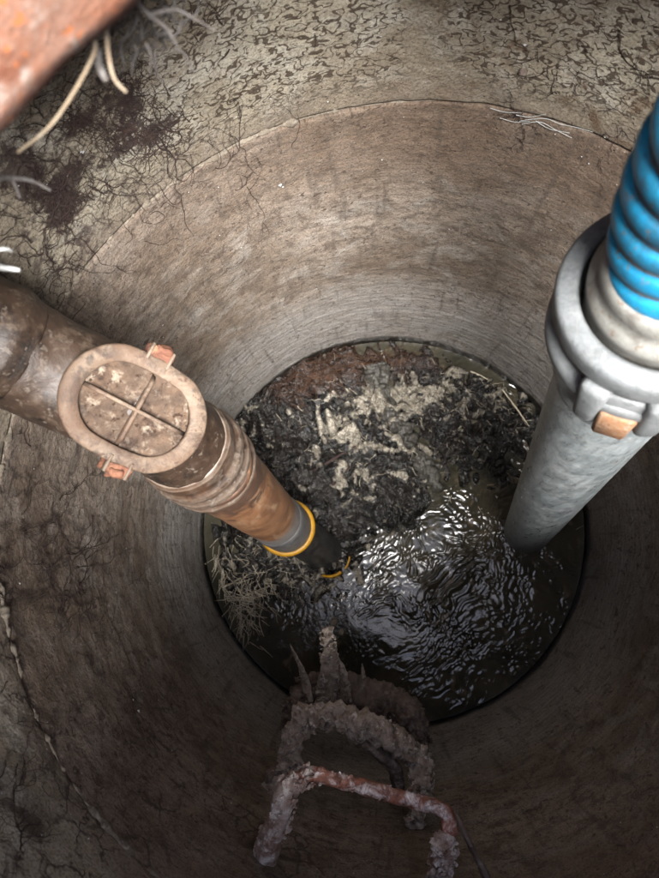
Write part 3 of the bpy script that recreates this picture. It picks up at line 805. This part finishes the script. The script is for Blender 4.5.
# crust sagging from the middle iron
shard(r2, [P(362, 742, 1.13), P(392, 765, 1.16), P(398, 800, 1.19)], [.016, .024, .010], .5, M['crust_dark'])
shard(r2, [P(398, 742, 1.12), P(424, 762, 1.14), P(432, 790, 1.16)], [.012, .015, .004], .5, M['crust'])
shard(r2, [P(300, 728, 1.13), P(288, 760, 1.15), P(276, 788, 1.17)], [.012, .013, .004], .5, M['crust_dark'])
shard(r2, [P(285, 765, 1.11), P(270, 775, 1.10), P(268, 790, 1.10)], [.012, .010, .003], .6, M['crust_dark'])
r3 = step_iron([W(286, 738, -.02), P(294, 712, 1.38), P(303, 692, 1.40), P(325, 688, 1.41), P(360, 694, 1.41), P(395, 704, 1.40), P(412, 722, 1.38), W(410, 758, -.02)],
               [.016, .018, .020, .028, .034, .030, .024, .018], M['crust_dark'], 'lowest step iron, dark and clogged, with stiff rag strips standing on it', .010, .012, 110)
shard(r3, [P(326, 702, 1.38), P(330, 672, 1.35), P(327, 628, 1.30)], [.026, .022, .010], .3, M['crust'], 'stiff_rag', .008, 60)
shard(r3, [P(347, 700, 1.38), P(342, 672, 1.36), P(336, 654, 1.34)], [.018, .016, .003], .4, M['crust'], 'stiff_rag', .004)
shard(r3, [P(308, 700, 1.38), P(304, 676, 1.36), P(290, 644, 1.33)], [.014, .010, .002], .5, M['crust'], 'stiff_rag', .003)
shard(r3, [P(360, 700, 1.40), P(364, 684, 1.39), P(362, 664, 1.37)], [.014, .009, .002], .5, M['crust'], 'stiff_rag', .003)
shard(r3, [P(296, 712, 1.38), P(292, 735, 1.40), P(286, 765, 1.42)], [.018, .020, .006], .5, M['crust_dark'])
shard(r3, [P(395, 704, 1.40), P(408, 735, 1.42), P(418, 765, 1.42)], [.020, .024, .010], .5, M['crust_dark'])

# loose flakes and scabs standing off the irons
def flakes(path, rad, n, mat, parent, seed, size=(.004, .011), name='flakes'):
    rr = random.Random(seed); s = MB(); c = catmull(path, 80)
    for _ in range(n):
        i = rr.randint(0, 79); q = c[i].lerp(c[i+1], rr.random()); t = (c[i+1]-c[i]).normalized()
        d = Vector((rr.gauss(0, 1), rr.gauss(0, 1), rr.gauss(.35, 1))); d = (d - t*d.dot(t)).normalized(); q = q + d*rad*rr.uniform(.75, 1.05)
        tilt = (d + Vector((rr.gauss(0, .7), rr.gauss(0, .7), rr.gauss(0, .7)))).normalized()
        a = tilt.orthogonal().normalized(); b = tilt.cross(a); sz = rr.uniform(*size); th = sz*.18; o = len(s.v); k = 7
        for lv in (-1, 1):
            for j in range(k):
                an = 2*math.pi*j/k; w = sz*rr.uniform(.45, 1.1)
                s.v.append(q + (a*math.cos(an) + b*math.sin(an)*.7)*w*(1 if lv < 0 else .8) + tilt*(lv*th + rr.uniform(-.2, .2)*sz))
        s.f.append(tuple(o+j for j in reversed(range(k)))); s.f.append(tuple(o+k+j for j in range(k)))
        for j in range(k): s.f.append((o+j, o+(j+1) % k, o+k+(j+1) % k, o+k+j))
    x = s.build(name, mat, parent, smooth=False); x['kind'] = 'stuff'; return x
flakes([P(286, 770, 1.11), P(298, 728, 1.13), P(314, 717, 1.14), P(352, 722, 1.14), P(400, 742, 1.13), P(421, 766, 1.12), P(418, 800, 1.10)], .0165, 300, M['crust'], r2, 41, (.005, .016))
flakes([P(294, 712, 1.38), P(303, 692, 1.40), P(325, 688, 1.41), P(360, 694, 1.41), P(395, 704, 1.40), P(412, 722, 1.38), P(418, 765, 1.42)], .028, 420, M['crust_dark'], r3, 42, (.005, .014))
flakes([P(330, 672, 1.35), P(327, 632, 1.30)], .018, 60, M['crust'], r3, 43, (.003, .008))
flakes([W(262, 858), P(280, 818, .865), P(292, 785, .88), P(312, 774, .885)], .0150, 150, M['grey_rung'], r1, 44, (.002, .008))
flakes([P(446, 838, .869), P(443, 855, .867), W(439, 890, 0)], .0155, 120, M['grey_rung'], r1, 45, (.002, .008))
flakes([P(312, 774, .885), P(350, 783, .885), P(400, 797, .88), P(436, 808, .875)], .0088, 160, M['rusty_rung'], r1, 46, (.0015, .005))

# torn strip hanging at the right of the nearest iron
st = MB(); pl = [P(455, 812, .86), P(464, 832, .855), P(474, 852, .87), P(484, 872, .885), P(490, 900, .90)]
st.sweep(pl, [.005, .009, .009, .012, .010], 10, 46, flat=.4, amp=.003, sc=90, amp2=.004, ref=(1, 0, 0))
tag(st.build('torn_strip', M['crust_dark'], base=pl[0]), 'dark torn strip dangling from the right end of the nearest step iron', 'strip')

# ------------------------------------------------------------------ roots, straw and small litter
def strand(s, pts, r0, r1, seg=5, n=None): s.sweep(pts, [r0, r1], seg, n or max(3, len(pts)*2), cap=False)
# pale roots hanging off the brick
def root_thing(paths, mat, label, name='root', group=None):
    t = MB()
    for pts, r0, r1 in paths: strand(t, pts, r0, r1, 8, len(pts)*5)
    return tag(t.build(name, mat, base=paths[0][0][0]), label, 'root', group)
root_thing([([P(93, -12, .215), P(95, 40, .225), P(92, 58, .23), P(72, 95, .235), P(48, 128, .24), P(18, 152, .25)], .0010, .0006)], M['root'], 'long pale root hanging diagonally in front of the brick edge', group='roots hanging at the opening')
root_thing([([P(106, 20, .228), P(108, 52, .235), P(114, 78, .24), P(126, 92, .245)], .0011, .0007)], M['root'], 'short forked pale root hanging just right of the longest root', group='roots hanging at the opening')
root_thing([([P(96, 50, .232), P(99, 66, .24), P(106, 80, .245)], .0022, .0016)], M['root_grey'], 'grey stub of root between the two pale hanging roots', group='roots hanging at the opening')
root_thing([([P(-5, 178, .30), P(12, 178, .31), P(32, 181, .32), P(50, 190, .33)], .0018, .0008), ([P(12, 178, .31), P(20, 198, .32)], .0014, .0006)], M['root_grey'], 'small forked grey root at the left edge under the brick', group='roots hanging at the opening')
root_thing([([P(-8, 266, .30), P(6, 268, .31), P(19, 270, .315)], .0018, .0009)], M['white_root'], 'thicker and lower of two white root tips at the left edge above the pipe', group='roots hanging at the opening')
root_thing([([P(-6, 250, .31), P(6, 249, .315), P(12, 251, .32)], .0012, .0006)], M['white_root'], 'thinner and upper of two white root tips at the left edge above the pipe', group='roots hanging at the opening')
root_thing([([P(130, -5, .24), P(148, 14, .25), P(166, 28, .26), P(176, 44, .27)], .0017, .0006), ([P(150, 15, .25), P(175, 10, .26), P(196, 20, .27), P(214, 30, .28)], .0012, .0004)], M['root_grey'], 'forked grey root at the top beside the brick corner', group='roots hanging at the opening')
tk = MB(); rr = random.Random(3)
for _ in range(60):
    px, py = rr.uniform(95, 185), rr.uniform(-10, 55)
    if px + py < 125 or px + 1.3*py > 245: continue
    a = rr.uniform(0, 6.28); d = rr.uniform(.26, .31); pts = []
    for k in range(5): pts.append(P(px, py, d)); a += rr.uniform(-.8, .8); px += 8*math.cos(a); py += 8*math.sin(a); d += .004
    strand(tk, pts, .0009, .0004, 4, 8)
tag(tk.build('root_tuft', M['root_grey'], base=P(140, 20, .28)), 'tuft of fine grey roots at the top beside the brick corner', 'roots', kind='stuff')

# dark root network creeping over the wall
def creep(seeds, mat, name, label, seed, r0=.0016, depth=3, length=26, spread=.36, inset=.002):
    rr = random.Random(seed); s = MB()
    def branch(px, py, a, n, r, lev):
        pts = []; x, y = px, py
        for k in range(n):
            pts.append(W(x, y, inset + .001*rr.random())); a += rr.gauss(0, spread); x += 3.2*math.cos(a); y += 3.2*math.sin(a)
            if lev > 0 and rr.random() < .26: branch(x, y, a + rr.choice((-1, 1))*rr.uniform(.5, 1.3), max(3, int(n*.55)), r*.6, lev-1)
        if len(pts) > 2: s.sweep(pts, [r*.62, r*.2], 4, len(pts)-1, cap=False)
    for px, py, deg, n, r, lev in seeds: branch(px, py, R(deg), n, r, lev)
    return tag(s.build(name, mat, base=W(seeds[0][0], seeds[0][1])), label, 'roots', kind='stuff')
sd_ = []
rr = random.Random(11)
def cluster(cx, cy, sx, sy, n, r, ln=14, lev=2):
    for _ in range(n): sd_.append((rr.gauss(cx, sx), rr.gauss(cy, sy), rr.uniform(0, 360), rr.randint(ln//2, ln), r*rr.uniform(.5, 1.1), lev))
cluster(110, 150, 55, 60, 40, .0010, 22, 2); cluster(60, 240, 40, 40, 20, .0010, 20, 2); cluster(118, 112, 8, 18, 110, .0012, 8); cluster(148, 133, 13, 6, 50, .0011, 8); cluster(62, 205, 9, 14, 50, .0010, 8); cluster(80, 122, 14, 5, 34, .0010, 8); cluster(75, 122, 16, 6, 16, .0015, 12); cluster(150, 132, 16, 8, 22, .0018, 12)
cluster(62, 200, 12, 16, 24, .0016, 12); cluster(95, 185, 14, 16, 10, .0012, 12); cluster(25, 180, 22, 35, 22, .0010, 16)
cluster(130, 90, 14, 12, 12, .0014, 10); cluster(50, 250, 16, 18, 10, .0009, 14)
for q in ((155, 138, 95, 26, .0018, 1), (118, 130, 10, 14, .0022, 2), (118, 150, 30, 14, .002, 2), (60, 200, 90, 24, .0016, 1), (60, 190, -55, 18, .0014, 2), (70, 215, -25, 18, .0013, 1), (175, 155, 10, 16, .001, 1), (215, 168, 25, 28, .0011, 1), (150, 215, -20, 26, .0008, 0), (125, 245, -28, 22, .0007, 0), (235, 190, 20, 10, .0012, 1)): sd_.append(q)
creep(sd_, M['root_dark'], 'root_network', 'dark purple root network creeping over the upper left wall', 5)
sd_ = []
cluster(40, 560, 24, 26, 9, .0010, 12); cluster(25, 500, 14, 30, 8, .0011, 12); cluster(30, 800, 34, 44, 16, .0012, 14); cluster(20, 700, 12, 30, 8, .001, 14); cluster(70, 610, 20, 20, 8, .0009, 14); cluster(45, 540, 34, 40, 16, .0013, 24)
for q in ((20, 530, 40, 26, .0016, 2), (40, 545, 15, 22, .0014, 2), (90, 590, 60, 18, .0011, 1), (5, 760, 60, 26, .0014, 2), (20, 850, -70, 24, .0014, 1)): sd_.append(q)
creep(sd_, M['root_dark'], 'root_network', 'faint dark roots on the shadowed lower left wall below the pipe', 8)
sd_ = []
cluster(517, 118, 5, 12, 16, .0010, 8, 1); cluster(560, 85, 30, 14, 18, .0009, 9, 1); cluster(625, 130, 18, 14, 16, .0009, 9, 1); cluster(270, 30, 70, 14, 14, .0007, 7, 0); cluster(205, 20, 16, 14, 18, .0013, 9, 1)
sd_ += [(510, 5, 92, 18, .001, 0), (345, 20, 60, 12, .0006, 0), (620, 30, 110, 22, .0010, 1)]
creep(sd_, M['root_dark'], 'root_network', 'thin dark roots and cracks on the upper right wall near the hose', 15)

wr_ = MB()
for pts in ([(520, 121), (534, 119), (548, 119), (560, 124), (575, 127), (593, 132)], [(522, 124), (540, 122), (556, 130), (572, 138)], [(516, 115), (530, 117), (546, 114)], [(536, 121), (550, 129), (570, 133)], [(490, 108), (504, 112), (522, 113)], [(500, 118), (515, 122), (530, 121)]):
    strand(wr_, [W(x, y, .003) for x, y in pts], .0005, .0003, 5, 14)
tag(wr_.build('white_fibres', M['white_root'], base=W(545, 122)), 'thin white fibres lying on the joint left of the hose', 'fibres', kind='stuff')
fl_ = MB(); rr = random.Random(21)
def fleck(px, py, r):
    c = W(px, py, .001); n = Vector((-c.x, -c.y, 0)).normalized(); t = Vector((-n.y, n.x, 0)); o = len(fl_.v); a0 = rr.uniform(0, 6)
    k = 6; z = Vector((0, 0, 1)); e = rr.uniform(.4, 1)
    for i in range(k):
        a = a0 + i*math.pi*2/k; q = rr.uniform(.7, 1.2)*r; fl_.v.append(c + t*math.cos(a)*q + z*math.sin(a)*q*e)
    fl_.v.append(c + n*r*.8)
    for i in range(k): fl_.f.append((o+i, o+(i+1) % k, o+k))
for _ in range(420):
    px, py = rr.uniform(0, 659), rr.uniform(0, 878)
    if math.hypot(px-395, py-532) < 200: continue
    fleck(px, py, .0011*rr.random()**2 + .0004)
for px, py, r in ((280, 185, .0035), (283, 187, .002), (423, 182, .0022), (82, 152, .003), (138, 711, .003), (133, 700, .0018), (98, 686, .0015), (120, 145, .0015), (525, 45, .002), (231, 803, .0016), (205, 798, .0016)): fleck(px, py, r)
fo = fl_.build('wall_flecks', M['fleck'], base=Vector((0, 0, -.8)), fix=False); tag(fo, 'scattered tiny white flecks stuck to the shaft wall', 'flecks', kind='stuff')
pb = MB(); c = W(523, 71, .0); n = Vector((-c.x, -c.y, 0)).normalized()
pb.sweep([c - n*.002, c, c + n*.004, c + n*.006], [.004, .006, .005, .001], 12, 8, amp=.002, sc=200)
tag(pb.build('pebble', M['crust_dark'], base=c), 'small dark pebble set in the upper ring left of the hose', 'pebble')

def surf(px, py, up_=0.0):
    q = P(px, py, -WATER); h, _, _ = land_h(q.x, q.y); return Vector((q.x, q.y, WATER + max(h, 0) + up_))
def fibres(region, n, ln, rad, mat, name, label, seed, curl=.15, lift=.004):
    rr = random.Random(seed); s = MB()
    for _ in range(n):
        cx, cy, sx, sy, deg, dsp = rr.choice(region)
        px, py = rr.gauss(cx, sx), rr.gauss(cy, sy)
        if math.hypot(px-395, py-532) > 183: continue
        a = R(rr.gauss(deg, dsp)); pts = []; L_ = rr.uniform(*ln); k = 5 if curl < .4 else 9
        for i in range(k):
            pts.append(surf(px, py, lift*rr.uniform(.4, 1.6))); a += rr.gauss(0, curl); px += L_/k*math.cos(a); py += L_/k*math.sin(a)
        r = rad*rr.uniform(.5, 1.2); s.sweep(pts, [r, r*.5], 4, k-1 if curl < .4 else k*2, cap=False)
    return tag(s.build(name, mat, base=Vector((0, 0, WATER)), fix=False), label, 'fibres' if 'root' in name else name, kind='stuff')
fibres([(232, 600, 12, 16, 60, 35), (245, 620, 10, 12, 80, 30), (222, 575, 6, 16, 95, 20), (240, 600, 14, 10, 10, 20), (255, 590, 16, 14, 100, 50)], 300, (8, 24), .0010, M['straw'], 'straw', 'pale cut straw matted at the lower left water edge', 31, .10, .007)
fibres([(300, 590, 30, 16, 30, 60), (340, 600, 24, 12, 30, 60), (440, 420, 50, 40, 50, 60), (505, 400, 18, 20, 50, 30), (330, 450, 50, 40, 20, 70), (270, 540, 26, 18, 60, 50)], 420, (4, 13), .0007, M['straw'], 'straw', 'loose straw bits scattered over the sludge crust', 32, .2, .005)
fibres([(320, 375, 34, 12, -20, 40), (370, 362, 36, 7, 0, 30), (300, 390, 20, 14, -50, 40)], 240, (14, 48), .0007, M['ochre_root'], 'root_hairs', 'ochre root hairs matted along the far edge of the sludge', 33, .32, .007)
fibres([(330, 440, 60, 50, 40, 90), (450, 420, 50, 40, 40, 90), (260, 470, 30, 40, 40, 90), (300, 590, 40, 24, 40, 90)], 520, (6, 20), .0009, M['root_dark'], 'root_hairs', 'black fibres tangled through the middle of the sludge', 34, .5, .006)

def stick(px0, py0, px1, py1, r, mat, label, name='stick', up_=.008):
    s = MB(); a, b = surf(px0, py0, up_), surf(px1, py1, up_); m = (a+b)/2 + Vector((0, 0, .003))
    s.sweep([a, m, b], [r*.7, r, r*.5], 8, 16, amp=r*.4, sc=120)
    return tag(s.build(name, mat, base=a), label, 'stick', 'sticks on the sludge')
stick(314, 472, 356, 449, .0042, M['root_dark'], 'thick black stick lying diagonally across the pale sludge patch')
stick(330, 488, 352, 468, .0034, M['root_dark'], 'shorter black stick just below the thick black one')
stick(499, 393, 524, 430, .0022, M['straw'], 'pale thin twig at the right edge of the sludge beside the steel pipe')
stick(470, 372, 486, 382, .0026, M['straw'], 'short pale twig at the far right rim of the sludge')
def lump(px, py, r, mat, name, label, cat, flat=.6, group=None):
    bm = bmesh.new(); bmesh.ops.create_icosphere(bm, subdivisions=3, radius=1)
    for q in bm.verts:
        d = q.co.copy(); k = r*(1 + .35*fbm(d*1.6 + Vector((px, py, 0)), 3)); q.co = Vector((d.x*k, d.y*k, d.z*k*flat))
    me = bpy.data.meshes.new(name); bm.to_mesh(me); bm.free(); me.polygons.foreach_set('use_smooth', [True]*len(me.polygons)); me.materials.append(mat)
    o = link(name, me); o.location = surf(px, py, r*.25); o.rotation_euler = (0, 0, px); return tag(o, label, cat, group)
lump(334, 622, .010, M['stone'], 'stone', 'tan stone beside the tip of the standing rag', 'stone', group='stones in the water')
lump(341, 632, .008, M['stone'], 'stone', 'smaller tan stone touching the first one, on its lower right', 'stone', group='stones in the water')
lump(326, 633, .007, M['stone'], 'stone', 'smallest tan stone just left of the standing rag', 'stone', group='stones in the water')
# wet wrinkled sheet standing in for the stream across the sludge
def rag():
    s = MB(); pts = [(376, 370), (380, 392), (392, 418), (408, 442), (424, 466), (440, 492)]; n = 150; m = 30
    c = catmull([surf(x, y, .004) for x, y in pts], n); 
    for i in range(n+1):
        t = (c[min(i+1, n)] - c[max(i-1, 0)]).normalized(); w = t.cross(Vector((0, 0, 1))).normalized()
        wd = .034*(.75 + .9*noise.noise(Vector((i*.044, 0, 3))) + .5*noise.noise(Vector((i*.16, 0, 8))))*(1 - .2*i/n)
        for k in range(m+1):
            e = (k/m - .5)*2; q = c[i] + w*e*wd
            s.v.append(q + Vector((0, 0, .010*(1-e*e) - .008 + .013*noise.noise(Vector((q.x*38, q.y*38, 2))) + .008*noise.noise(Vector((q.x*90, q.y*90, 2))) + .004*noise.noise(Vector((q.x*200, q.y*200, 2))))))
    for i in range(n):
        for k in range(m):
            a = i*(m+1)+k; s.f.append((a, a+1, a+m+2, a+m+1))
    o = s.build('wet_stream', M['grey_stream'], base=c[0]); so = o.modifiers.new('thick', 'SOLIDIFY'); so.thickness = .003
    mt = M['grey_stream']; mt.node_tree.nodes['Principled BSDF'].inputs['Roughness'].default_value = .16
    return tag(o, 'wet grey stream running along the sludge from the far wall to the water', 'rag')
rag()
